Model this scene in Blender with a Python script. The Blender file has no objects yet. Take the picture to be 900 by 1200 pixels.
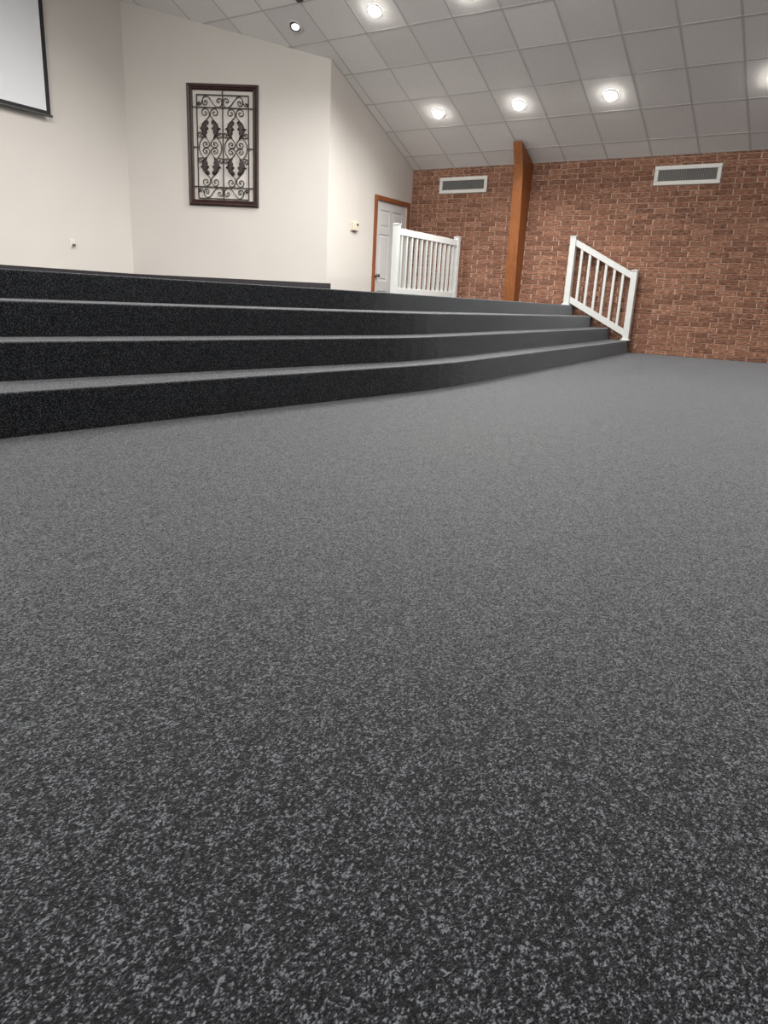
import bpy, math, random
from mathutils import Vector, Matrix
random.seed(7)
sc = bpy.context.scene
col = sc.collection

# ------------------------------------------------------------------ camera
YAW, PITCH, ROLL = 0.56118, -0.28942, 0.05011
cam_d = bpy.data.cameras.new('camera')
cam = bpy.data.objects.new('camera', cam_d); col.objects.link(cam)
f0 = Vector((-math.sin(YAW), math.cos(YAW), 0)); r0 = Vector((math.cos(YAW), math.sin(YAW), 0)); z0 = Vector((0, 0, 1))
F = f0*math.cos(PITCH) + z0*math.sin(PITCH)
U0 = z0*math.cos(PITCH) - f0*math.sin(PITCH)
Rr = r0*math.cos(ROLL) + U0*math.sin(ROLL)
Uu = U0*math.cos(ROLL) - r0*math.sin(ROLL)
B = -F
cam.matrix_world = Matrix(((Rr.x, Uu.x, B.x, 0), (Rr.y, Uu.y, B.y, -10.9342), (Rr.z, Uu.z, B.z, 0.5648), (0, 0, 0, 1)))
cam_d.sensor_fit = 'VERTICAL'; cam_d.sensor_height = 36; cam_d.sensor_width = 27
cam_d.lens = 833.3/1200*36
cam_d.clip_start = 0.02
sc.camera = cam

# ------------------------------------------------------------------ world, exposure
w = bpy.data.worlds.new('world'); sc.world = w; w.use_nodes = True
w.node_tree.nodes['Background'].inputs[0].default_value = (0.6, 0.62, 0.65, 1)
w.node_tree.nodes['Background'].inputs[1].default_value = 0.02
sc.view_settings.view_transform = 'Standard'; sc.view_settings.look = 'None'
sc.view_settings.gamma = 1; sc.view_settings.use_curve_mapping = False
sc.view_settings.exposure = 0.40
STAGE_W, HALL_W, CORNER_W, SIDE_W = 175.0, 85.0, 22.0, 12.0            # recessed lamps over the stage / over the hall
LAMP_COL = (1.0, 0.962, 0.92)

# ------------------------------------------------------------------ dimensions
TH = 0.41518; H = 2.620; C_, S_ = math.cos(TH), math.sin(TH)
T = 0.6096; GX = -6.4895; S0 = 0.352
RIDGE = -6.4; WEST = 2*RIDGE
XB = 9.0                                   # rear wall
XD = -6.64; YC = -2.27                     # door wall, its outer corner
XL = -9.15; YL = -3.655                    # screen wall, its corner
E1 = Vector((1, 0, 0)); E2 = Vector((0, -C_, S_)); EN = Vector((0, -S_, -C_))
def ceil_z(y): return H + (-y if y > RIDGE else y - WEST)*math.tan(TH)
def CM(x, s, off=0.0, yaw=0.0):
    """matrix on the near ceiling slope: local x along the wall, y up the slope, z down into the room"""
    o = Vector((x, -s*C_, H + s*S_)) + EN*off
    m = Matrix(((E1.x, E2.x, EN.x, o.x), (E1.y, E2.y, EN.y, o.y), (E1.z, E2.z, EN.z, o.z), (0, 0, 0, 1)))
    return m
STEP_Z = [0.169, 0.328, 0.483, 0.623]
STEP_P = [(-2.796, -6.55, .072, .095), (-3.097, -6.6, .084, .135), (-3.386, -6.4, .098, .148), (-3.676, -6.2, .066, .12)]
ZS = STEP_Z[3]
def front(k, y):
    x, yb, a, b = STEP_P[k]
    # softened bend
    def raw(q): return x - a*q if q > yb else x - a*yb + b*(q - yb)
    return sum(raw(y + d) for d in (-.4, -.2, 0, .2, .4))/5 if abs(y - yb) < 1 else raw(y)

# ------------------------------------------------------------------ node helpers
def mat(name):
    m = bpy.data.materials.new(name); m.use_nodes = True
    nt = m.node_tree; b = nt.nodes['Principled BSDF']
    return m, nt, b
def N(nt, t, **kw):
    n = nt.nodes.new(t)
    for k, v in kw.items():
        if hasattr(n, k): setattr(n, k, v)
    return n
def L(nt, a, b): nt.links.new(a, b)
def simple(name, c, rough=.5, metal=0, noise=0.0, nscale=30, bump=0.0, bscale=200, bdist=.002, coat=0):
    m, nt, b = mat(name)
    b.inputs['Roughness'].default_value = rough; b.inputs['Metallic'].default_value = metal
    b.inputs['Coat Weight'].default_value = coat
    tc = N(nt, 'ShaderNodeTexCoord')
    nz = N(nt, 'ShaderNodeTexNoise'); nz.inputs['Scale'].default_value = nscale; nz.inputs['Detail'].default_value = 4
    L(nt, tc.outputs['Object'], nz.inputs['Vector'])
    cr = N(nt, 'ShaderNodeValToRGB')
    cr.color_ramp.elements[0].position = .3; cr.color_ramp.elements[1].position = .7
    cr.color_ramp.elements[0].color = (*[v*(1 - noise) for v in c], 1); cr.color_ramp.elements[1].color = (*[min(1, v*(1 + noise)) for v in c], 1)
    L(nt, nz.outputs['Fac'], cr.inputs[0]); L(nt, cr.outputs[0], b.inputs['Base Color'])
    if bump:
        n2 = N(nt, 'ShaderNodeTexNoise'); n2.inputs['Scale'].default_value = bscale; n2.inputs['Detail'].default_value = 3
        L(nt, tc.outputs['Object'], n2.inputs['Vector'])
        bp = N(nt, 'ShaderNodeBump'); bp.inputs['Strength'].default_value = bump; bp.inputs['Distance'].default_value = bdist
        L(nt, n2.outputs['Fac'], bp.inputs['Height']); L(nt, bp.outputs[0], b.inputs['Normal'])
    return m

SHEEN, SHEEN_R, CARPET_R, CARPET_S = 1.0, .3, .6, .25
def carpet_mat():
    m, nt, b = mat('carpet_loop_pile')
    tc = N(nt, 'ShaderNodeTexCoord')
    mp = N(nt, 'ShaderNodeMapping'); mp.inputs['Rotation'].default_value = (0, 0, .5); mp.inputs['Scale'].default_value = (1, .72, 1)
    L(nt, tc.outputs['Object'], mp.inputs['Vector'])
    # slight wobble so that the loops do not line up
    wn = N(nt, 'ShaderNodeTexNoise'); wn.inputs['Scale'].default_value = 60
    L(nt, mp.outputs[0], wn.inputs['Vector'])
    vs = N(nt, 'ShaderNodeVectorMath', operation='SCALE'); vs.inputs['Scale'].default_value = .004
    L(nt, wn.outputs['Color'], vs.inputs[0])
    va = N(nt, 'ShaderNodeVectorMath', operation='ADD'); L(nt, mp.outputs[0], va.inputs[0]); L(nt, vs.outputs[0], va.inputs[1])
    v = N(nt, 'ShaderNodeTexVoronoi'); v.inputs['Scale'].default_value = 600
    L(nt, va.outputs[0], v.inputs['Vector'])
    sx = N(nt, 'ShaderNodeSeparateColor'); L(nt, v.outputs['Color'], sx.inputs[0])
    n1 = N(nt, 'ShaderNodeTexNoise'); n1.inputs['Scale'].default_value = 240; n1.inputs['Detail'].default_value = 3
    L(nt, va.outputs[0], n1.inputs['Vector'])
    n2 = N(nt, 'ShaderNodeTexNoise'); n2.inputs['Scale'].default_value = 34; n2.inputs['Detail'].default_value = 3
    L(nt, va.outputs[0], n2.inputs['Vector'])
    # heather: yarn colour of each loop = random + clumps
    a1 = N(nt, 'ShaderNodeMath', operation='MULTIPLY_ADD'); L(nt, n1.outputs['Fac'], a1.inputs[0]); a1.inputs[1].default_value = 1.6; a1.inputs[2].default_value = -.60
    a2 = N(nt, 'ShaderNodeMath', operation='MULTIPLY_ADD'); L(nt, n2.outputs['Fac'], a2.inputs[0]); a2.inputs[1].default_value = .2; L(nt, a1.outputs[0], a2.inputs[2])
    a3 = N(nt, 'ShaderNodeMath', operation='MULTIPLY_ADD'); L(nt, sx.outputs[0], a3.inputs[0]); a3.inputs[1].default_value = .62; L(nt, a2.outputs[0], a3.inputs[2])
    cr = N(nt, 'ShaderNodeValToRGB'); e = cr.color_ramp.elements
    e[0].position = .3; e[0].color = (.0028, .0032, .0040, 1)
    e[1].position = 1.0; e[1].color = (.135, .145, .163, 1)
    k = cr.color_ramp.elements.new(.58); k.color = (.0085, .0095, .0114, 1)
    k = cr.color_ramp.elements.new(.78); k.color = (.026, .028, .033, 1)
    L(nt, a3.outputs[0], cr.inputs[0]); L(nt, cr.outputs[0], b.inputs['Base Color'])
    b.inputs['Roughness'].default_value = CARPET_R
    b.inputs['Specular IOR Level'].default_value = CARPET_S
    b.inputs['Sheen Weight'].default_value = SHEEN
    b.inputs['Sheen Roughness'].default_value = SHEEN_R
    b.inputs['IOR'].default_value = 1.3
    st_ = N(nt, 'ShaderNodeValToRGB'); e2 = st_.color_ramp.elements
    e2[0].position = .35; e2[0].color = (.20, .218, .244, 1); e2[1].position = .75; e2[1].color = (.89, .945, 1, 1)
    L(nt, a3.outputs[0], st_.inputs[0]); L(nt, st_.outputs[0], b.inputs['Sheen Tint'])
    bh = N(nt, 'ShaderNodeMath', operation='MULTIPLY_ADD'); L(nt, v.outputs['Distance'], bh.inputs[0]); bh.inputs[1].default_value = -1.0; L(nt, n1.outputs['Fac'], bh.inputs[2])
    bp = N(nt, 'ShaderNodeBump'); bp.inputs['Strength'].default_value = .5; bp.inputs['Distance'].default_value = .002
    L(nt, bh.outputs[0], bp.inputs['Height']); L(nt, bp.outputs[0], b.inputs['Normal'])
    return m

def brick_mat():
    m, nt, b = mat('fired_clay_brick')
    g = N(nt, 'ShaderNodeNewGeometry'); oi = N(nt, 'ShaderNodeObjectInfo')
    ad = N(nt, 'ShaderNodeMath', operation='ADD'); L(nt, g.outputs['Random Per Island'], ad.inputs[0]); L(nt, oi.outputs['Random'], ad.inputs[1])
    fr = N(nt, 'ShaderNodeMath', operation='FRACT'); L(nt, ad.outputs[0], fr.inputs[0])
    mp = N(nt, 'ShaderNodeMapping'); mp.inputs['Scale'].default_value = (7, 1, 36); L(nt, g.outputs['Position'], mp.inputs['Vector'])
    nz = N(nt, 'ShaderNodeTexNoise'); nz.inputs['Scale'].default_value = 2.2; nz.inputs['Detail'].default_value = 6; nz.inputs['Roughness'].default_value = .65
    L(nt, mp.outputs[0], nz.inputs['Vector'])
    mx = N(nt, 'ShaderNodeMath', operation='MULTIPLY_ADD'); L(nt, fr.outputs[0], mx.inputs[0]); mx.inputs[1].default_value = .26
    m2 = N(nt, 'ShaderNodeMath', operation='MULTIPLY_ADD'); L(nt, nz.outputs['Fac'], m2.inputs[0]); m2.inputs[1].default_value = 2.9; m2.inputs[2].default_value = -1.06
    L(nt, m2.outputs[0], mx.inputs[2])
    cr = N(nt, 'ShaderNodeValToRGB'); e = cr.color_ramp.elements
    e[0].position = .1; e[0].color = (.075, .044, .032, 1)
    e[1].position = .95; e[1].color = (.52, .31, .215, 1)
    for p, c in ((.3, (.16, .077, .051)), (.55, (.265, .125, .08)), (.75, (.36, .185, .122))):
        k = cr.color_ramp.elements.new(p); k.color = (*c, 1)
    L(nt, mx.outputs[0], cr.inputs[0]); L(nt, cr.outputs[0], b.inputs['Base Color'])
    b.inputs['Roughness'].default_value = .85; b.inputs['Specular IOR Level'].default_value = .25
    bp = N(nt, 'ShaderNodeBump'); bp.inputs['Strength'].default_value = .6; bp.inputs['Distance'].default_value = .004
    L(nt, nz.outputs['Fac'], bp.inputs['Height']); L(nt, bp.outputs[0], b.inputs['Normal'])
    return m

def wood_mat(name, dark, light, sc_=(14, 14, 1.2)):
    m, nt, b = mat(name)
    tc = N(nt, 'ShaderNodeTexCoord'); mp = N(nt, 'ShaderNodeMapping'); mp.inputs['Scale'].default_value = sc_
    L(nt, tc.outputs['Object'], mp.inputs['Vector'])
    nz = N(nt, 'ShaderNodeTexNoise'); nz.inputs['Scale'].default_value = 4; nz.inputs['Detail'].default_value = 6; nz.inputs['Distortion'].default_value = 1.2
    L(nt, mp.outputs[0], nz.inputs['Vector'])
    cr = N(nt, 'ShaderNodeValToRGB'); cr.color_ramp.elements[0].position = .3; cr.color_ramp.elements[1].position = .7
    cr.color_ramp.elements[0].color = (*dark, 1); cr.color_ramp.elements[1].color = (*light, 1)
    L(nt, nz.outputs['Fac'], cr.inputs[0]); L(nt, cr.outputs[0], b.inputs['Base Color'])
    b.inputs['Roughness'].default_value = .45
    return m
def tile_mat():
    m, nt, b = mat('ceiling_tile_mineral')
    tc = N(nt, 'ShaderNodeTexCoord'); oi = N(nt, 'ShaderNodeObjectInfo')
    nz = N(nt, 'ShaderNodeTexNoise'); nz.inputs['Scale'].default_value = 160; nz.inputs['Detail'].default_value = 3
    L(nt, tc.outputs['Object'], nz.inputs['Vector'])
    cr = N(nt, 'ShaderNodeValToRGB'); cr.color_ramp.elements[0].position = .35; cr.color_ramp.elements[1].position = .6
    cr.color_ramp.elements[0].color = (.80, .785, .77, 1); cr.color_ramp.elements[1].color = (.90, .885, .87, 1)
    L(nt, nz.outputs['Fac'], cr.inputs[0])
    hs = N(nt, 'ShaderNodeHueSaturation'); L(nt, cr.outputs[0], hs.inputs['Color'])
    mr = N(nt, 'ShaderNodeMapRange'); mr.inputs['To Min'].default_value = .95; mr.inputs['To Max'].default_value = 1.05
    L(nt, oi.outputs['Random'], mr.inputs['Value']); L(nt, mr.outputs[0], hs.inputs['Value'])
    L(nt, hs.outputs[0], b.inputs['Base Color']); b.inputs['Roughness'].default_value = .95
    bp = N(nt, 'ShaderNodeBump'); bp.inputs['Strength'].default_value = .3; bp.inputs['Distance'].default_value = .002
    L(nt, nz.outputs['Fac'], bp.inputs['Height']); L(nt, bp.outputs[0], b.inputs['Normal'])
    return m
def emit_mat(name, c, s):
    m, nt, b = mat(name)
    b.inputs['Base Color'].default_value = (.8, .8, .8, 1)
    b.inputs['Emission Color'].default_value = (*c, 1); b.inputs['Emission Strength'].default_value = s
    nz = N(nt, 'ShaderNodeTexNoise'); nz.inputs['Scale'].default_value = 60
    bp = N(nt, 'ShaderNodeBump'); bp.inputs['Strength'].default_value = .1; L(nt, nz.outputs['Fac'], bp.inputs['Height']); L(nt, bp.outputs[0], b.inputs['Normal'])
    return m

M = dict(
    carpet=carpet_mat(), brick=brick_mat(), tile=tile_mat(),
    mortar=simple('mortar_pinkish', (.54, .385, .30), .95, noise=.15, nscale=40, bump=.4, bscale=150),
    paint=simple('wall_paint_cream', (.68, .652, .612), .75, noise=.015, nscale=2, bump=.12, bscale=180, bdist=.001),
    tee=simple('ceiling_grid_metal', (.62, .61, .595), .6, noise=.03),
    wood=wood_mat('arch_laminated_wood', (.20, .062, .016), (.36, .125, .032)),
    casing=wood_mat('door_casing_wood', (.22, .065, .022), (.36, .12, .042)),
    vinyl=simple('white_vinyl', (.70, .725, .71), .35, noise=.01, nscale=5),
    door=simple('door_white_paint', (.72, .73, .73), .4, noise=.01, nscale=6),
    base=simple('dark_vinyl_base', (.018, .015, .019), .5, noise=.2, nscale=20),
    frame=simple('dark_bronze_wood_frame', (.035, .014, .012), .4, noise=.35, nscale=14),
    iron=simple('wrought_iron_dark', (.026, .012, .012), .5, noise=.25, nscale=60, bump=.2, bscale=150),
    screen=simple('matte_white_screen', (.80, .82, .85), .9, noise=.005),
    black=simple('black_fabric_border', (.012, .012, .017), .7, noise=.1),
    bar=simple('black_metal_bar', (.02, .02, .025), .45, noise=.1),
    plastic=simple('ivory_plastic', (.72, .67, .55), .4, noise=.01),
    plate=simple('white_plastic_plate', (.78, .77, .72), .4, noise=.01),
    lcd=simple('dark_display', (.015, .017, .014), .2),
    grey=simple('grey_plug_plastic', (.16, .14, .13), .5, noise=.1),
    ventw=simple('vent_white_enamel', (.78, .775, .74), .45, noise=.01),
    ventd=simple('vent_dark_cavity', (.16, .16, .155), .9, noise=.1),
    ventb=simple('vent_blade_metal', (.36, .355, .34), .5, noise=.05),
    knob=simple('knob_dark_chrome', (.25, .24, .24), .25, metal=1, noise=.05),
    trimw=simple('lamp_trim_white', (.75, .74, .72), .4, noise=.01),
    cup=simple('lamp_cup_dark', (.07, .07, .075), .4, noise=.1),
    lamp=emit_mat('lamp_lens_lit', (1, .96, .9), 30.0),
    dim=emit_mat('lamp_lens_dim', (1, .98, .95), 1.0),
)

# ------------------------------------------------------------------ mesh helpers
class MB:
    def __init__(self): self.v = []; self.f = []
    def add(self, vs, fs):
        o = len(self.v); self.v += [tuple(p) for p in vs]; self.f += [tuple(i + o for i in q) for q in fs]; return self
    def box(self, x0, x1, y0, y1, z0, z1):
        return self.add([(x0,y0,z0),(x1,y0,z0),(x1,y1,z0),(x0,y1,z0),(x0,y0,z1),(x1,y0,z1),(x1,y1,z1),(x0,y1,z1)],
            [(0,3,2,1),(4,5,6,7),(0,1,5,4),(1,2,6,5),(2,3,7,6),(3,0,4,7)])
    def bbox(self, x0, x1, y0, y1, z0, z1, r):
        """box with chamfered edges (all three axes)"""
        X, Y, Z = (x0, x1), (y0, y1), (z0, z1); vs = []; idx = {}
        for i in (0, 1):
            for j in (0, 1):
                for k in (0, 1):
                    sx, sy, sz = (1, -1)[i], (1, -1)[j], (1, -1)[k]
                    for ax in range(3):
                        p = [X[i] + sx*r, Y[j] + sy*r, Z[k] + sz*r]; p[ax] = (X[i], Y[j], Z[k])[ax]
                        idx[i, j, k, ax] = len(vs); vs.append(tuple(p))
        fs = []
        def orient(q):
            c = Vector((0, 0, 0))
            for i in q: c += Vector(vs[i])
            c /= len(q); ctr = Vector(((x0+x1)/2, (y0+y1)/2, (z0+z1)/2))
            n = (Vector(vs[q[1]]) - Vector(vs[q[0]])).cross(Vector(vs[q[2]]) - Vector(vs[q[1]]))
            return q if n.dot(c - ctr) > 0 else q[::-1]
        for a in (0, 1):
            fs.append([idx[a,0,0,0], idx[a,1,0,0], idx[a,1,1,0], idx[a,0,1,0]])
            fs.append([idx[0,a,0,1], idx[1,a,0,1], idx[1,a,1,1], idx[0,a,1,1]])
            fs.append([idx[0,0,a,2], idx[1,0,a,2], idx[1,1,a,2], idx[0,1,a,2]])
            for b in (0, 1):
                fs.append([idx[a,b,0,0], idx[a,b,1,0], idx[a,b,1,1], idx[a,b,0,1]])
                fs.append([idx[a,0,b,0], idx[a,1,b,0], idx[a,1,b,2], idx[a,0,b,2]])
                fs.append([idx[0,a,b,1], idx[1,a,b,1], idx[1,a,b,2], idx[0,a,b,2]])
                for c in (0, 1): fs.append([idx[a,b,c,0], idx[a,b,c,1], idx[a,b,c,2]])
        return self.add(vs, [tuple(orient(q)) for q in fs])
    def prism(self, poly, z0, z1):
        n = len(poly)
        a = sum(poly[i][0]*poly[(i+1)%n][1] - poly[(i+1)%n][0]*poly[i][1] for i in range(n))
        if a < 0: poly = poly[::-1]
        return self.add([(x, y, z0) for x, y in poly] + [(x, y, z1) for x, y in poly],
            [tuple(range(n))[::-1], tuple(range(n, 2*n))] + [(i, (i+1)%n, n+(i+1)%n, n+i) for i in range(n)])
    def lathe(self, prof, n=20, cx=0, cy=0):
        vs = []; fs = []
        for r, z in prof:
            for k in range(n):
                a = 2*math.pi*k/n; vs.append((cx + r*math.cos(a), cy + r*math.sin(a), z))
        for i in range(len(prof) - 1):
            for k in range(n):
                fs.append((i*n+k, i*n+(k+1)%n, (i+1)*n+(k+1)%n, (i+1)*n+k))
        return self.add(vs, fs)
    def tube(self, pts, r, n=6):
        pts = [Vector(p) for p in pts]; vs = []; fs = []
        for i, p in enumerate(pts):
            t = (pts[min(i+1, len(pts)-1)] - pts[max(i-1, 0)]).normalized()
            a = t.cross(Vector((0, 1, 0)))
            if a.length < 1e-3: a = t.cross(Vector((1, 0, 0)))
            a.normalize(); b = t.cross(a)
            for k in range(n):
                q = 2*math.pi*k/n; vs.append(p + (a*math.cos(q) + b*math.sin(q))*r)
        for i in range(len(pts) - 1):
            for k in range(n): fs.append((i*n+k, i*n+(k+1)%n, (i+1)*n+(k+1)%n, (i+1)*n+k))
        fs.append(tuple(range(n))[::-1]); fs.append(tuple(range((len(pts)-1)*n, len(pts)*n)))
        return self.add(vs, fs)
    def mesh(self, name, m, smooth=False):
        me = bpy.data.meshes.new(name); me.from_pydata(self.v, [], self.f); me.validate(); me.update()
        me.materials.append(m)
        if smooth:
            for p in me.polygons: p.use_smooth = True
        return me
    def build(self, name, m, parent=None, smooth=False, mw=None):
        return inst(name, self.mesh(name, m, smooth), parent, mw)
def inst(name, me, parent=None, mw=None):
    o = bpy.data.objects.new(name, me); col.objects.link(o)
    if parent: o.parent = parent
    if mw is not None: o.matrix_basis = mw
    return o
def tag(o, label=None, cat=None, group=None, kind=None):
    if label: o['label'] = label
    if cat: o['category'] = cat
    if group: o['group'] = group
    if kind: o['kind'] = kind
    return o
def empty(name, mw):
    o = bpy.data.objects.new(name, None); col.objects.link(o); o.empty_display_size = .1; o.matrix_basis = mw; return o
def struct(o, label=None, cat=None): return tag(o, label, cat, None, 'structure')

# ------------------------------------------------------------------ setting: floor
b = MB(); b.box(-10.5, XB, WEST, 0.0, -.08, 0)
struct(b.build('floor', M['carpet']), 'grey heathered loop pile carpet floor of the hall', 'floor')

# ------------------------------------------------------------------ setting: white walls (solid, 12 cm thick, tops follow the slope)
def wall(name, p, q, z0, label, mt='paint', thick=.12, holes=None):
    """vertical wall from p to q in plan; the room lies to the right of p->q"""
    p, q = Vector(p), Vector(q); d = (q - p).normalized(); n = Vector((-d.y, d.x))    # away from the room
    ts = sorted({0.0, 1.0} | ({(RIDGE - p.y)/(q.y - p.y)} if abs(q.y - p.y) > 1e-6 and 0 < (RIDGE - p.y)/(q.y - p.y) < 1 else set()))
    b = MB()
    pts = [p.lerp(q, t) for t in ts]
    inner = [(a.x, a.y, z0) for a in (pts[0], pts[-1])] + [(a.x, a.y, ceil_z(a.y) + .02) for a in pts[::-1]]
    outer = [(x + n.x*thick, y + n.y*thick, z) for x, y, z in inner]
    k = len(inner)
    b.add(inner + outer, [tuple(range(k))[::-1], tuple(range(k, 2*k))] + [(i, (i+1)%k, k+(i+1)%k, k+i) for i in range(k)])
    return struct(b.build(name, M[mt]), label, 'wall')
YLm, YCm = WEST - YL, WEST - YC
# door wall with the door opening left free: two piers and a lintel in one solid
DY0, DY1, DZ = -1.02, -.13, 2.045
b = MB()
def xwall(b, y0, y1, z0, z1a, z1b, x=XD, t=.12):
    b.add([(x-t,y0,z0),(x,y0,z0),(x,y1,z0),(x-t,y1,z0),(x-t,y0,z1a),(x,y0,z1a),(x,y1,z1b),(x-t,y1,z1b)],
          [(0,3,2,1),(4,5,6,7),(0,1,5,4),(1,2,6,5),(2,3,7,6),(3,0,4,7)])
xwall(b, YC, DY0, 0, ceil_z(YC) + .02, ceil_z(DY0) + .02)
xwall(b, DY0, DY1, DZ, ceil_z(DY0) + .02, ceil_z(DY1) + .02)
xwall(b, DY1, 0, 0, ceil_z(DY1) + .02, ceil_z(0) + .02)
struct(b.build('wall_corner', M['paint']), 'cream wall with the white panelled door and thermostat', 'wall')
wall('wall_angled', (XL, YL), (XD, YC), 0, 'cream angled wall that carries the iron scroll panel')
wall('wall_left', (XL, YLm), (XL, YL), 0, 'cream wall behind the projection screen')
wall('wall_far_angled', (XD, YCm), (XL, YLm), 0, 'cream angled wall on the far left of the stage')
wall('wall_far_corner', (XD, WEST), (XD, YCm), 0, 'cream wall at the far left end of the stage')
wall('wall_near', (XB, WEST), (XD - .12, WEST), 0, 'cream side wall opposite the brick wall')
wall('wall_rear', (XB, .02), (XB, WEST), 0, 'cream rear wall of the hall')

# ------------------------------------------------------------------ setting: brick wall
b = MB(); b.box(XD - .12, XB, .007, .20, 0, H + .1)
wr = struct(b.build('wall_right', M['mortar']), 'red brown brick side wall with pinkish mortar joints', 'wall')
PX, PZ, JT, JH = .2650, .0703, .0072, .0155
def brick_mesh(name, wd, seed):
    rnd = random.Random(seed); j = lambda a: rnd.uniform(-a, a)
    q = MB(); q.bbox(-wd/2 + j(.002), wd/2 + j(.002), -.012, .018, -(PZ - JT)/2 + j(.0012), (PZ - JT)/2 + j(.0012), .003)
    return q
bm_var = [brick_mesh('brick', PX - JH, i).mesh('brick', M['brick']) for i in range(6)]
cells = []
for r in range(38):
    zc = .028 + r*PZ
    if zc + PZ/2 > H + .06: break
    x = -1.998 + PX/2 + (.0935 if r % 2 else 0) - 40*PX
    while x < XB:
        x0, x1 = x - PX/2, x + PX/2
        if x1 > XD + .03 and x0 < XB - .02:
            cells.append((max(x0, XD), min(x1, XB), zc, r))
        x += PX
vis = sorted([c for c in cells if c[0] > -3.6 and c[1] < -.55 and c[2] > .03], key=lambda c: -(c[0] + c[1]))
near = set(vis[:300])
rest = MB()
for c in cells:
    x0, x1, zc, r = c
    dy = random.uniform(-.0022, .0015)
    if c in near:
        inst('brick', random.choice(bm_var), wr, Matrix.Translation(((x0+x1)/2, dy + .011, zc)) @ Matrix.Rotation(random.uniform(-.003, .003), 4, 'Y'))
    else:
        wd = x1 - x0 - JH
        if wd < .02: continue
        j = lambda: random.uniform(-.002, .002)
        z1 = min(zc + (PZ - JT)/2 + j()*.6, H + .05)
        rest.bbox((x0+x1)/2 - wd/2 + j(), (x0+x1)/2 + wd/2 + j(), dy - .001, dy + .03, max(zc - (PZ - JT)/2 + j()*.6, .001), z1, .003)
tag(rest.build('brick_field', M['brick'], wr), kind='stuff')

# ------------------------------------------------------------------ setting: ceiling
b = MB()
sR = -RIDGE/C_
n0 = Vector((0, 0, 1))*.10
def quadslab(b, pts, t):
    k = len(pts); up = [(x, y, z + t) for x, y, z in pts]
    b.add(pts + up, [tuple(range(k))[::-1], tuple(range(k, 2*k))] + [(i, (i+1)%k, k+(i+1)%k, k+i) for i in range(k)])
zR = ceil_z(RIDGE)
lift = .035
quadslab(b, [(-10, 0.2, H + lift - .2*math.tan(TH)), (XB + .2, 0.2, H + lift - .2*math.tan(TH)), (XB + .2, RIDGE, zR + lift), (-10, RIDGE, zR + lift)][::-1], .1)
quadslab(b, [(-10, WEST - .2, H - .2*math.tan(TH)), (XB + .2, WEST - .2, H - .2*math.tan(TH)), (XB + .2, RIDGE, zR), (-10, RIDGE, zR)], .1)
ce = struct(b.build('ceiling', M['tile']), 'sloped grey suspended ceiling of square tiles', 'ceiling')
tile_full = MB(); tile_full.bbox(-T/2 + .006, T/2 - .006, -T/2 + .006, T/2 - .006, -.016, -.003, .003)
tile_me = tile_full.mesh('ceiling_tile', M['tile'])
rest = MB()
def slope_x0(y):                            # left limit of the visible ceiling at depth y
    if y > YC: return XD
    return XD + (y - YC)*(XL - XD)/(YL - YC) if y > YL else XL
for j in range(-1, 11):
    for i in range(-5, 26):
        x0, x1 = GX + i*T, GX + (i+1)*T; s0, s1 = S0 + j*T, S0 + (j+1)*T
        if x0 > XB: continue
        x1 = min(x1, XB)
        if s0 < 0: s0 = .004
        s1 = min(s1, sR)
        lim = slope_x0(-s1*C_) if j > 3 else (XD if j < 3 else XD - .35)
        if x1 < lim - (.0 if j <= 2 else .5): continue
        if j <= 2 and x0 < XD: x0 = XD + .004
        inview = i <= 10 and j <= 6
        full = abs(x1 - x0 - T) < 1e-4 and abs(s1 - s0 - T) < 1e-4
        if inview and full:
            inst('ceiling_tile', tile_me, ce, CM((x0+x1)/2, (s0+s1)/2))
        elif inview:
            q = MB(); dx, ds = (x1-x0)/2, (s1-s0)/2
            q.bbox(-dx + .006, dx - .006, -ds + .006, ds - .006, -.016, -.003, .003)
            q.build('ceiling_tile', M['tile'], ce, mw=CM((x0+x1)/2, (s0+s1)/2))
        else:
            m_ = CM((x0+x1)/2, (s0+s1)/2); dx, ds = (x1-x0)/2 - .006, (s1-s0)/2 - .006
            if dx < .01 or ds < .01: continue
            q = MB(); q.box(-dx, dx, -ds, ds, -.016, -.003)
            rest.add([m_ @ Vector(v) for v in q.v], q.f)
tag(rest.build('ceiling_tile_field', M['tile'], ce), kind='stuff')
def tee(x0, x1, s0, s1):
    q = MB(); q.box(-(x1-x0)/2, (x1-x0)/2, -(s1-s0)/2, (s1-s0)/2, -.02, .0)
    q.build('grid_tee', M['tee'], ce, mw=CM((x0+x1)/2, (s0+s1)/2))
W2 = .0115
for i in range(-4, 26):
    x = GX + i*T
    if x > XB: break
    st = 0.0 if x > XD else (-YC - (x - XD)*(YL - YC)/(XD - XL)*-1)/C_
    if x < XD: st = (-(YC + (x - XD)*(YL - YC)/(XL - XD)))/C_ - .1
    tee(x - W2, x + W2, st + .002, sR)
for j in range(0, 11):
    s = S0 + j*T
    tee(max(slope_x0(-s*C_) - (.1 if j > 3 else -.002), XL), XB, s - W2, s + W2)
# wall angle along the brick wall and the door wall
tee(XD, XB, .001, .018); tee(XD + .001, XD + .018, .02, -YC/C_)

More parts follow.
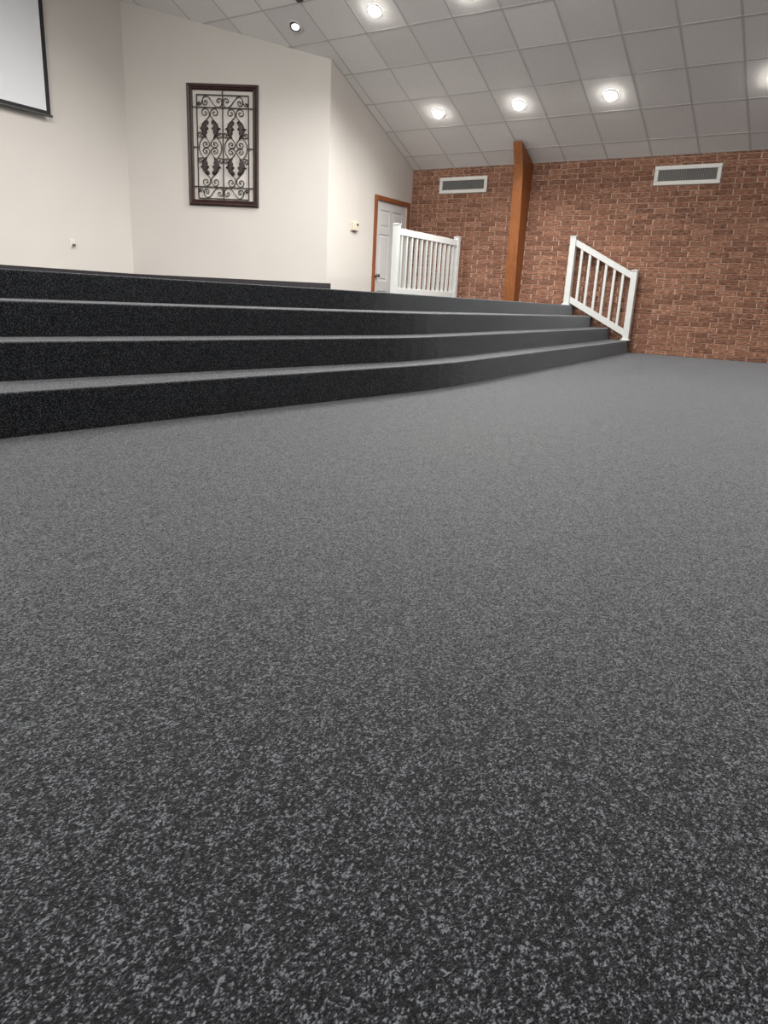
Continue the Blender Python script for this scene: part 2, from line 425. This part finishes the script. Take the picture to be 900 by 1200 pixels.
# ------------------------------------------------------------------ stage with four steps
st = empty('stage', Matrix.Identity(4)); struct(st, 'charcoal carpeted stage with four long angled steps', 'stage')
NOSE = .009
ys = [0.0, -2, -4, -5.2, -5.6, -5.8, -6.0, -6.2, -6.4, -6.6, -6.8, -7.0, -7.2, -7.6, -9, -11, WEST]
def step_loft(k, back, za, zb):
    prof = [(0.0, za), (0.0, zb - NOSE)] + [(-NOSE*(1 - math.cos(t)), zb - NOSE*(1 - math.sin(t))) for t in (.4, .8, 1.2, math.pi/2)]
    b = MB(); n = len(prof) + 2; vs = []
    for y in ys:
        x = front(k, y); vs += [(x + dx, y, z) for dx, z in prof]
        xb = back(y); vs += [(xb, y, zb), (xb, y, za)]
    fs = []
    for i in range(len(ys) - 1):
        for m_ in range(n): fs.append((i*n + m_, (i+1)*n + m_, (i+1)*n + (m_+1)%n, i*n + (m_+1)%n))
    fs.append(tuple(range(n))); fs.append(tuple(range((len(ys)-1)*n, len(ys)*n))[::-1])
    b.add(vs, fs); return b
for k in range(3):
    o = step_loft(k, lambda y, k=k: front(k + 1, y) - .05, 0.0, STEP_Z[k]).build('step', M['carpet'], st)
XW = -5.62                                   # edge of the sunken corner by the door
o = step_loft(3, lambda y: -5.2, 0.0, ZS).build('step', M['carpet'], st)
b = MB(); b.prism([(-5.2, 0), (XW, 0), (XW, YC), (XD, YC), (XL, YL), (XL, YLm), (XD, YCm), (XD, WEST), (-5.2, WEST)], 0.0, ZS)
b.build('platform', M['carpet'], st)
for k in range(3):                           # short flight down to the door
    b = MB(); b.box(XD, XW, YC, YC + .28*(3 - k), 0 if k == 0 else ZS*k/4, ZS*(k+1)/4); b.build('corner_step', M['carpet'], st)

# baseboards on the stage
def baseboard(name, p, q, ov=0):
    p, q = Vector(p), Vector(q); d = (q - p).normalized(); n = Vector((d.y, -d.x)); q = q + d*ov
    b = MB(); t = .02
    P_ = [p, q, q + n*t, p + n*t]
    b.prism([(v.x, v.y) for v in P_], ZS + .001, ZS + .135)
    return struct(b.build(name, M['base']), None, None)
struct(baseboard('baseboard_angled', (XL, YL), (XD, YC), .07), 'dark vinyl baseboard under the iron scroll panel', 'baseboard')
struct(baseboard('baseboard_left', (XL, YLm), (XL, YL)), 'dark vinyl baseboard under the projection screen', 'baseboard')

# ------------------------------------------------------------------ door
dr = empty('door_1', Matrix.Translation((XD - .014, (DY0 + DY1)/2, .004)))
struct(dr, 'white six panel door with orange brown wooden casing', 'door')
DW, DH = (DY1 - DY0)/2 - .004, DZ - .008
# slab built from stiles, rails and recessed panels, seen from +x
b = MB(); b.box(-.035, -.012, -DW, DW, 0, DH); b.build('door_slab', M['door'], dr)
stile = .115; mull = .1; rails = [(0, .22), (.70, .86), (1.56, 1.66), (DH - .12, DH)]
b = MB()
b.box(-.012, 0, -DW, -DW + stile, 0, DH); b.box(-.012, 0, DW - stile, DW, 0, DH)
for z0_, z1_ in rails: b.box(-.012, 0, -DW + stile, DW - stile, z0_, z1_)
for (a, c) in zip(rails[:-1], rails[1:]): b.box(-.012, 0, -mull/2, mull/2, a[1], c[0])
b.build('door_frame_face', M['door'], dr)
for (a, c) in zip(rails[:-1], rails[1:]):
    for s in (-1, 1):
        y0_, y1_ = sorted((s*mull/2, s*(DW - stile))); z0_, z1_ = a[1], c[0]
        q = MB(); g_ = .018
        q.add([(-.011, y0_+g_, z0_+g_), (-.011, y1_-g_, z0_+g_), (-.011, y1_-g_, z1_-g_), (-.011, y0_+g_, z1_-g_),
               (-.002, y0_+g_+.025, z0_+g_+.025), (-.002, y1_-g_-.025, z0_+g_+.025), (-.002, y1_-g_-.025, z1_-g_-.025), (-.002, y0_+g_+.025, z1_-g_-.025)],
              [(4,5,6,7), (0,1,5,4), (1,2,6,5), (2,3,7,6), (3,0,4,7), (3,2,1,0)])
        q.build('door_panel', M['door'], dr)
b = MB(); b.lathe([(0, 0), (.03, 0), (.03, .006), (.012, .01), (.011, .03), (.02, .036), (.028, .048), (.026, .06), (.014, .068), (0, .069)], 16)
kb = b.build('door_knob', M['knob'], dr, True, Matrix.Translation((0, -DW + .065, .93)) @ Matrix.Rotation(math.pi/2, 4, 'Y'))
kb['label'] = 'dark chrome round knob'
for nm, bx_ in (('casing', (DY0 - .075, DY0, 0, DZ + .07)), ('casing', (DY1, DY1 + .075, 0, DZ + .07)), ('casing_head', (DY0, DY1, DZ, DZ + .07))):
    cy = (DY0 + DY1)/2
    b = MB(); b.bbox(.0145, .034, bx_[0] - cy, bx_[1] - cy, bx_[2], bx_[3] - .004, .004)
    b.box(-.085, .0145, max(bx_[0], DY0 - .003) - cy, min(bx_[1], DY1 + .003) - cy, max(bx_[2], 0 if nm == 'casing' else DZ - .003), min(bx_[3], DZ + .004)) if nm == 'casing_head' else None
    o = b.build(nm, M['casing'], dr); o['label'] = 'orange brown wooden door casing'

# ------------------------------------------------------------------ laminated wooden arch leg
ar = empty('arch_column', Matrix.Translation((-4.60, 0, ZS)))
tag(ar, 'tapered orange brown laminated wood column against the brick wall', 'column')
prof = [(-.19, 0), (-.255, .72), (-.285, 1.15), (-.355, 1.72), (-.40, 1.93), (-.52, ceil_z(-.52) - ZS - .002)]
nl = 6
for li in range(nl):                                    # laminations run up the leg, front one outermost
    b = MB(); vs = []
    for i, (yf, z) in enumerate(prof):
        wl = .175 - .045*i/(len(prof) - 1)
        xr = .025 + .03*min(1, z/2); xl = xr - wl
        yb_ = -.008
        ya = yf + (yb_ - yf)*li/nl; yc = yf + (yb_ - yf)*(li + 1)/nl - .0004
        zt = z if i < len(prof) - 1 else None
        za_ = z if zt is not None else ceil_z(ya) - ZS - .024; zc_ = z if zt is not None else ceil_z(yc) - ZS - .024
        vs += [(xl, ya, za_), (xr, ya, za_), (xr, yc, zc_), (xl, yc, zc_)]
    fs = [(3, 2, 1, 0), tuple(range(len(vs) - 4, len(vs)))]
    for i in range(len(prof) - 1):
        for k in range(4): fs.append((i*4 + k, i*4 + (k+1)%4, (i+1)*4 + (k+1)%4, (i+1)*4 + k))
    b.add(vs, fs); b.build('lamination', M['wood'], ar)

# ------------------------------------------------------------------ white vinyl railings
def post(parent, x, y, z0_, z1_, r=.051):
    b = MB(); b.bbox(x - r, x + r, y - r, y + r, z0_ + .0005, z1_ - .025, .004)
    p = b.build('post', M['vinyl'], parent)
    b = MB(); b.bbox(x - r - .006, x + r + .006, y - r - .006, y + r + .006, z1_ - .025, z1_ - .010, .003)
    b.add([(x-r,y-r,z1_-.010),(x+r,y-r,z1_-.010),(x+r,y+r,z1_-.010),(x-r,y+r,z1_-.010),(x,y,z1_)], [(0,1,4),(1,2,4),(2,3,4),(3,0,4)])
    b.build('post_cap', M['vinyl'], p)
    b = MB()
    for i, (rr, za, zb) in enumerate(((r + .022, 0.0005, .012), (r + .012, .012, .024))):
        b.bbox(x - rr, x + rr, y - rr, y + rr, z0_ + za, z0_ + zb, .003)
    b.build('post_base', M['vinyl'], p)
# sloping rail on the steps, beside the brick wall
RY = -.10
rl = empty('stair_railing', Matrix.Translation((-3.757, RY, ZS))); tag(rl, 'short sloping white railing on the steps in front of the brick wall', 'railing')
ox, oz = -3.757, ZS
post(rl, 0, 0, 0, 1.604 - oz, .043); XP2 = -2.815 - ox
post(rl, XP2, 0, STEP_Z[0] - oz, 1.15 - oz, .043)
def sl_rail(nm, za, zb, t, hw):
    b = MB(); x0, x1 = .040, XP2 - .040
    b.add([(x0,-hw,za-t),(x1,-hw,zb-t),(x1,hw,zb-t),(x0,hw,za-t),(x0,-hw,za),(x1,-hw,zb),(x1,hw,zb),(x0,hw,za)],
          [(0,3,2,1),(4,5,6,7),(0,1,5,4),(1,2,6,5),(2,3,7,6),(3,0,4,7)]); b.build(nm, M['vinyl'], rl)
sl_rail('top_rail', 1.549 - oz, 1.112 - oz, .088, .026)
sl_rail('bottom_rail', .752 - oz, .325 - oz, .090, .024)
for k in range(6):
    t = (k + .82)/6.75; x = .04 + (XP2 - .08)*t
    zt = 1.549 - .088 - oz + (1.112 - 1.549)*t; zb = .752 - oz + (.325 - .752)*t
    b = MB(); b.box(x - .0175, x + .0175, -.0175, .0175, zb - .012, zt + .012); b.build('baluster', M['vinyl'], rl)
# level guard rail at the sunken corner
XG = -5.55
gl = empty('guard_railing', Matrix.Translation((XG, -2.14, ZS))); tag(gl, 'level white railing with many thin balusters in front of the door', 'railing')
post(gl, 0, 0, 0, 1.577 - ZS, .040); post(gl, 0, 1.79, 0, 1.577 - ZS, .040)
b = MB(); b.bbox(-.026, .026, .038, 1.752, 1.427 - ZS, 1.517 - ZS, .004); b.build('top_rail', M['vinyl'], gl)
b = MB(); b.bbox(-.024, .024, .038, 1.752, .655 - ZS, .737 - ZS, .004); b.build('bottom_rail', M['vinyl'], gl)
for k in range(12):
    y = .049 + 1.692*(k + .55)/12.1
    b = MB(); b.box(-.0185, .0185, y - .0185, y + .0185, .735 - ZS, 1.429 - ZS); b.build('baluster', M['vinyl'], gl)

# ------------------------------------------------------------------ air vents in the brick wall
def vent(x0, x1, z0_, z1_, label):
    cx, cz = (x0+x1)/2, (z0_+z1_)/2; hw, hh = (x1-x0)/2, (z1_-z0_)/2
    v = empty('air_vent', Matrix.Translation((cx, -.002, cz))); tag(v, label, 'vent', 'air vents on the brick wall')
    bw = .052
    for (a, c, e, g) in ((-hw, hw, hh - bw, hh), (-hw, hw, -hh, -hh + bw), (-hw, -hw + bw, -hh + bw, hh - bw), (hw - bw, hw, -hh + bw, hh - bw)):
        b = MB(); b.bbox(a, c, -.022, 0, e, g, .005); b.build('vent_frame', M['ventw'], v)
    b = MB(); b.box(-hw + bw, hw - bw, -.003, -.0005, -hh + bw, hh - bw); b.build('vent_back', M['ventd'], v)
    n = 34; q = MB(); q.box(-.0012, .0012, -.008, .008, -hh + bw, hh - bw); me = q.mesh('blade', M['ventb'])
    for k in range(n):
        x = -hw + bw + (2*hw - 2*bw)*(k + .5)/n
        inst('blade', me, v, Matrix.Translation((x, -.0125, 0)) @ Matrix.Rotation(.75 if k < n/2 else .6, 4, 'Z'))
    return v
vent(-6.116, -5.277, 2.249, 2.486, 'white framed air vent left of the wooden column')
vent(-2.763, -1.909, 2.247, 2.491, 'white framed air vent high on the brick wall right of the column')

# ------------------------------------------------------------------ thermostat and outlet
th = empty('thermostat', Matrix.Translation((XD, -1.62, 1.53))); tag(th, 'small ivory thermostat on the cream wall left of the door', 'thermostat')
b = MB(); b.bbox(.0002, .008, -.095, .075, 0, .135, .002); b.build('back_plate', M['plastic'], th)
b = MB(); b.bbox(.008, .042, -.065, .070, .008, .128, .006); b.build('body', M['plastic'], th)
b = MB(); b.box(.042, .0435, .020, .058, .078, .112); b.build('display', M['lcd'], th)
b = MB(); b.box(.010, .036, -.050, .062, .002, .008); b.build('vent_slot', M['grey'], th)
ou = empty('wall_outlet', Matrix.Translation((XL, -4.64, 1.035))); tag(ou, 'small white wall outlet under the projection screen', 'outlet')
b = MB(); b.bbox(.0002, .007, -.037, .037, 0, .118, .002); b.build('cover_plate', M['plate'], ou)
for z in (.038, .08):
    b = MB(); b.bbox(.007, .010, -.017, .017, z - .014, z + .014, .001); s_ = b.build('socket', M['plate'], ou)
    for y in (-.007, .007):
        b = MB(); b.box(.010, .0104, y - .0015, y + .0015, z - .005, z + .006); b.build('slot', M['lcd'], s_)
b = MB(); b.bbox(.010, .045, -.004, .026, .020, .056, .004); 
o = b.build('plug', M['grey'], ou); o['label'] = 'grey plug'

# ------------------------------------------------------------------ projection screen
SY0, SY1, SZ0, SZ1 = -7.93, -4.872, 2.575, 4.45
ps = empty('projector_screen', Matrix.Translation((XL + .09, SY1, SZ0))); tag(ps, 'large white projection screen with black border hanging on the wall', 'screen')
wd, hg = SY1 - SY0, SZ1 - SZ0; bd = .055
b = MB(); b.box(-.0015, .0015, -wd + bd, -bd, bd, hg - .1); b.build('screen_surface', M['screen'], ps)
b = MB(); b.box(-.0015, .0017, -bd, 0, .02, hg); b.build('side_border', M['black'], ps)
b = MB(); b.box(-.0015, .0017, -wd, -wd + bd, .02, hg); b.build('side_border', M['black'], ps)
b = MB(); b.box(-.0015, .0017, -wd + bd, -bd, .018, bd); b.build('bottom_border', M['black'], ps)
b = MB(); b.box(-.0015, .0017, -wd + bd, -bd, hg - .1, hg); b.build('top_border', M['black'], ps)
b = MB(); b.bbox(-.012, .012, -wd - .02, .022, -.008, .020, .004); b.build('weight_bar', M['bar'], ps)
b = MB(); b.bbox(-.0895, .06, -wd - .08, .08, hg, hg + .12, .012); b.build('screen_housing', M['trimw'], ps)

# ------------------------------------------------------------------ iron scroll panel on the angled wall
dv = Vector((XL - XD, YL - YC)).normalized(); nv = Vector((-dv.y, dv.x)); nv = nv if nv.x > 0 else -nv
PC = Vector((XD, YC)) + dv*1.49
ex = Vector((-dv.x, -dv.y, 0)); ez = Vector((0, 0, 1)); ey = ez.cross(ex)          # ey points into the wall
PW, PH = 1.0, 1.545
g0 = PC.to_3d() + Vector((0, 0, 1.735))
gm = Matrix(((ex.x, ey.x, 0, g0.x), (ex.y, ey.y, 0, g0.y), (0, 0, 1, g0.z), (0, 0, 0, 1)))
gr = empty('scroll_wall_panel', gm); tag(gr, 'dark framed wrought iron scroll panel with leaf ornaments on the angled wall', 'wall art')
fw = .078
def rail_mitre(p0, p1, inn):
    """moulded frame side between outer corners p0,p1 (x,z), inner side towards inn"""
    p0, p1, inn = Vector(p0), Vector(p1), Vector(inn); d = (p1 - p0).normalized()
    prof = [(0, -.002), (0, -.028), (.018, -.045), (.034, -.040), (.046, -.030), (.060, -.034), (fw, -.018), (fw, -.002)]
    b = MB(); vs = []
    for end, sg in ((p0, 1), (p1, -1)):
        for o_, y in prof:
            q = end + inn*o_ + d*o_*sg; vs.append((q.x, y, q.y))
    n = len(prof)
    fs = [(i, (i+1)%n, n + (i+1)%n, n + i) for i in range(n)] + [tuple(range(n))[::-1], tuple(range(n, 2*n))]
    b.add(vs, fs); return b
HW = PW/2
for p0, p1, inn in (((-HW, 0), (HW, 0), (0, 1)), ((HW, 0), (HW, PH), (-1, 0)), ((HW, PH), (-HW, PH), (0, -1)), ((-HW, PH), (-HW, 0), (1, 0))):
    o = rail_mitre(p0, p1, inn).build('frame_side', M['frame'], gr)
import bmesh
def fixn(o):
    bm = bmesh.new(); bm.from_mesh(o.data); bmesh.ops.recalc_face_normals(bm, faces=bm.faces); bm.to_mesh(o.data); bm.free()
def uv(px, py):
    """zoomed-photo sketch coordinates -> panel u (0 left..1 right), v (0 top..1 bottom)"""
    u = (px - (125 + (py - 110)*.0264))/(563 - (py - 110)*.03)
    v = (py - (110 + (px - 125)*.064))/(945 + (px - 125)*.018)
    return u, v
YI = -.018
def P3(u, v, y=YI): return (-HW + u*PW, y, PH*(1 - v))
def ibar(u0, v0, u1, v1, r=.0065):
    a, c = P3(u0, v0), P3(u1, v1); b = MB()
    b.box(min(a[0], c[0]) - (r if u0 == u1 else 0), max(a[0], c[0]) + (r if u0 == u1 else 0), YI - r, YI + r, min(a[2], c[2]) - (r if v0 == v1 else 0), max(a[2], c[2]) + (r if v0 == v1 else 0))
    b.build('iron_bar', M['iron'], gr)
eu, ev = fw/PW*.9, fw/PH*.9
uL, uR, vT, vB, vT2, vB2 = .138, .862, .088, .938, .188, .840
ibar(.5, ev, .5, 1 - ev); ibar(uL, vT, uL, vB); ibar(uR, vT, uR, vB)
ibar(uL, vT, uR, vT); ibar(uL, vB, uR, vB); ibar(eu, vT2, 1 - eu, vT2); ibar(eu, vB2, 1 - eu, vB2)
ibar(eu, .512, uL + .02, .512); ibar(uR - .02, .512, 1 - eu, .512)
def catmull(pts, n=5):
    out = []; q = [pts[0]] + pts + [pts[-1]]
    for i in range(1, len(q) - 2):
        a, b_, c, d = [Vector(v) for v in q[i-1:i+3]]
        for k in range(n):
            t = k/n; out.append(.5*((2*b_) + (c - a)*t + (2*a - 5*b_ + 4*c - d)*t*t + (-a + 3*b_ - 3*c + d)*t**3))
    out.append(Vector(q[-2])); return out
UC = (uL + .5)/2; VC = .514
def place(pts, fn, name='scroll', r=.0062):
    q = [fn(*uv(*p)) for p in pts]
    b = MB(); b.tube(catmull([P3(u, v) for u, v in q], 4), r, 5); o = b.build(name, M['iron'], gr); fixn(o)
ident = lambda u, v: (u, v)
mu = lambda u, v: (2*UC - u, v)
mv = lambda u, v: (u, 2*VC - v)
mm = lambda u, v: (2*UC - u, 2*VC - v)
RC = lambda f: (lambda u, v: (lambda a: (1 - a[0], a[1]))(f(u, v)))
quad = [ident, mu, mv, mm]; quad8 = quad + [RC(f) for f in quad]
duo4 = [ident, mv, RC(ident), RC(mv)]
top_curl = [(262, 412), (285, 388), (303, 366), (305, 345), (294, 318), (274, 304), (254, 314), (247, 336), (257, 354), (275, 355), (284, 341), (277, 330), (270, 335)]
mid_curl = [(284, 536), (298, 558), (308, 582), (302, 602), (284, 612), (264, 604), (256, 584), (265, 567), (282, 568), (288, 582), (280, 590), (275, 584)]
mid_curl = [(x, y if y < 545 else 545 + (y - 545)*.90) for x, y in mid_curl]
side_c = [(262, 522), (240, 548), (227, 580), (226, 612)]
side_curl = [(256, 522), (240, 524), (222, 518), (216, 502), (226, 488), (240, 494), (241, 507), (231, 508)]
band_s = [(222, 258), (228, 254), (227, 264), (216, 264), (208, 252), (212, 272), (228, 278), (243, 264), (250, 240), (258, 222), (275, 212), (298, 222), (318, 248), (340, 280), (362, 298), (384, 300), (400, 284), (402, 258), (392, 238), (374, 236), (363, 250), (369, 264), (380, 260), (377, 252)]
band_c = [(252, 240), (252, 262), (262, 278), (279, 278), (289, 264), (284, 248), (271, 248), (268, 260), (275, 263)]
for f in quad8:
    place(top_curl, f); place(mid_curl, f); place(side_c, f); place(side_curl, f)
for f in duo4:
    place(band_s, f); place(band_c, f)
leaf = [(268, 400), (284, 393), (297, 402), (299, 418), (289, 430), (283, 420), (274, 424), (276, 434), (288, 444), (299, 461), (284, 472), (288, 492), (277, 508), (283, 524), (290, 545), (268, 526), (250, 506), (244, 480), (242, 464), (226, 453), (243, 446), (250, 420)]
for f in quad8:
    q = [f(*uv(*p)) for p in leaf]; pts = [P3(u, v) for u, v in q]; n = len(pts)
    cx = sum(p[0] for p in pts)/n; cz = sum(p[2] for p in pts)/n
    b = MB()
    fr_ = [(x, YI - .006, z) for x, _, z in pts]; bk = [(x, YI + .006, z) for x, _, z in pts]
    rg = [(x + (cx - x)*.45, YI - .020, z + (cz - z)*.25) for x, _, z in pts]
    b.add(fr_ + bk + rg, [tuple(range(n, 2*n)), tuple(range(2*n, 3*n))[::-1]] + [(i, (i+1)%n, n+(i+1)%n, n+i) for i in range(n)] + [(i, (i+1)%n, 2*n+(i+1)%n, 2*n+i) for i in range(n)])
    o = b.build('leaf_ornament', M['iron'], gr); fixn(o)

# ------------------------------------------------------------------ recessed ceiling lamps
def tprof(): return [(.073, -.004), (.073, .006), (.080, .012), (.096, .008), (.100, 0.0), (.100, -.004)]
ring = MB(); ring.lathe(tprof(), 28); ring_me = ring.mesh('trim_ring', M['trimw'], True)
lens = MB(); lens.lathe([(.074, 0.0), (.074, .010), (.068, .028), (.052, .044), (.028, .053), (0.001, .056)], 24); lens_me = lens.mesh('lamp_lens', M['lamp'], True)
def lamp(ix, js, label, watt, visible=True):
    x, s = GX + ix*T, S0 + js*T
    e = empty('recessed_lamp', CM(x, s, .0035)); tag(e, label, 'lamp', 'recessed ceiling lamps')
    inst('trim_ring', ring_me, e); inst('lamp_lens', lens_me, e)
    ld = bpy.data.lights.new('lamp_light', 'SPOT'); ld.energy = watt; ld.color = LAMP_COL
    ld.spot_size = math.radians(166); ld.spot_blend = .8; ld.shadow_soft_size = .06
    lo = bpy.data.objects.new('lamp_light', ld); col.objects.link(lo); lo.parent = e
    lo.matrix_basis = Matrix.Translation((0, 0, .10)) @ Matrix.Rotation(math.pi, 4, 'X')
lamp(1.5, 1.5, 'lit round recessed lamp nearest the door corner, above the left air vent', CORNER_W)
lamp(3.5, 1.5, 'lit round recessed lamp just above the top of the wooden column', STAGE_W)
lamp(5.5, 1.5, 'lit round recessed lamp between the wooden column and the right air vent', STAGE_W*.45)
lamp(8.5, 1.5, 'lit round recessed lamp cut by the right edge of the picture', SIDE_W)
lamp(1.5, 4.5, 'lit round recessed lamp at the top edge right of the dim gimbal lamp', STAGE_W*.6)
lamp(3.5, 4.5, 'lit round recessed lamp cut by the top edge of the picture', STAGE_W)
# the same rows go on up the slope and over the other half of the hall (outside the picture)
for (ix, js, wt) in [(5.5, 4.5, STAGE_W*.45), (8.5, 4.5, SIDE_W), (1.5, 7.5, STAGE_W), (5.5, 7.5, STAGE_W), (11.5, 1.5, SIDE_W), (11.5, 4.5, HALL_W), (14.5, 4.5, HALL_W), (18.5, 4.5, HALL_W), (8.5, 8.5, HALL_W), (14.5, 8.5, HALL_W)]:
    lamp(ix, js, 'lit round recessed lamp of the rows outside the picture', wt)
def lamp_far(x, y, wt):
    s = (y - WEST)/C_; n_ = Vector((0, S_, -C_)); e2 = Vector((0, C_, S_)); e1 = e2.cross(n_)
    o = Vector((x, y, ceil_z(y))) + n_*.0035
    e = empty('recessed_lamp', Matrix(((e1.x, e2.x, n_.x, o.x), (e1.y, e2.y, n_.y, o.y), (e1.z, e2.z, n_.z, o.z), (0, 0, 0, 1))))
    tag(e, 'lit round recessed lamp of the rows outside the picture', 'lamp', 'recessed ceiling lamps')
    inst('trim_ring', ring_me, e); inst('lamp_lens', lens_me, e)
    ld = bpy.data.lights.new('lamp_light', 'SPOT'); ld.energy = wt; ld.color = LAMP_COL
    ld.spot_size = math.radians(166); ld.spot_blend = .8; ld.shadow_soft_size = .06
    lo = bpy.data.objects.new('lamp_light', ld); col.objects.link(lo); lo.parent = e
    lo.matrix_basis = Matrix.Translation((0, 0, .10)) @ Matrix.Rotation(math.pi, 4, 'X')
for x in (-5.6, -4.4, -3.1): lamp_far(x, -8.6, STAGE_W); lamp_far(x, -11.6, STAGE_W)
for x in (0.5, 4.5): lamp_far(x, -8.6, HALL_W); lamp_far(x, -11.6, HALL_W)
# gimbal lamp whose beam is turned away
x, s = GX - .5*T, S0 + 4.5*T
e = empty('gimbal_lamp', CM(x, s, .0035) @ Matrix.Scale(1.2, 4)); tag(e, 'small dim gimbal lamp with dark ring in the ceiling above the scroll panel', 'lamp')
b = MB(); b.lathe([(.060, -.004), (.060, .006), (.066, .010), (.080, .006), (.082, -.004)], 26); b.build('trim_ring', M['trimw'], e, True)
b = MB(); b.lathe([(.060, -.003), (.060, .014), (.052, .020), (.046, .014), (.046, 0)], 24); b.build('gimbal_ring', M['cup'], e, True, Matrix.Rotation(.25, 4, 'Y'))
b = MB(); b.lathe([(.045, .004), (.043, .014), (.030, .020), (.001, .022)], 20); b.build('lamp_lens', M['dim'], e, True, Matrix.Rotation(.25, 4, 'Y'))
# small dark bracket on the grid at the top edge
e = empty('ceiling_bracket', CM(-6.47, S0 + 5.02*T + .04)); tag(e, 'small dark bracket on a ceiling grid line at the top edge', 'bracket')
b = MB(); b.bbox(-.045, .045, -.035, .035, .0005, .02, .004); b.build('mounting_plate', M['cup'], e)
b = MB(); b.lathe([(.001, .045), (.012, .044), (.014, .02), (.014, .018)], 12); b.build('stem', M['cup'], e, True)
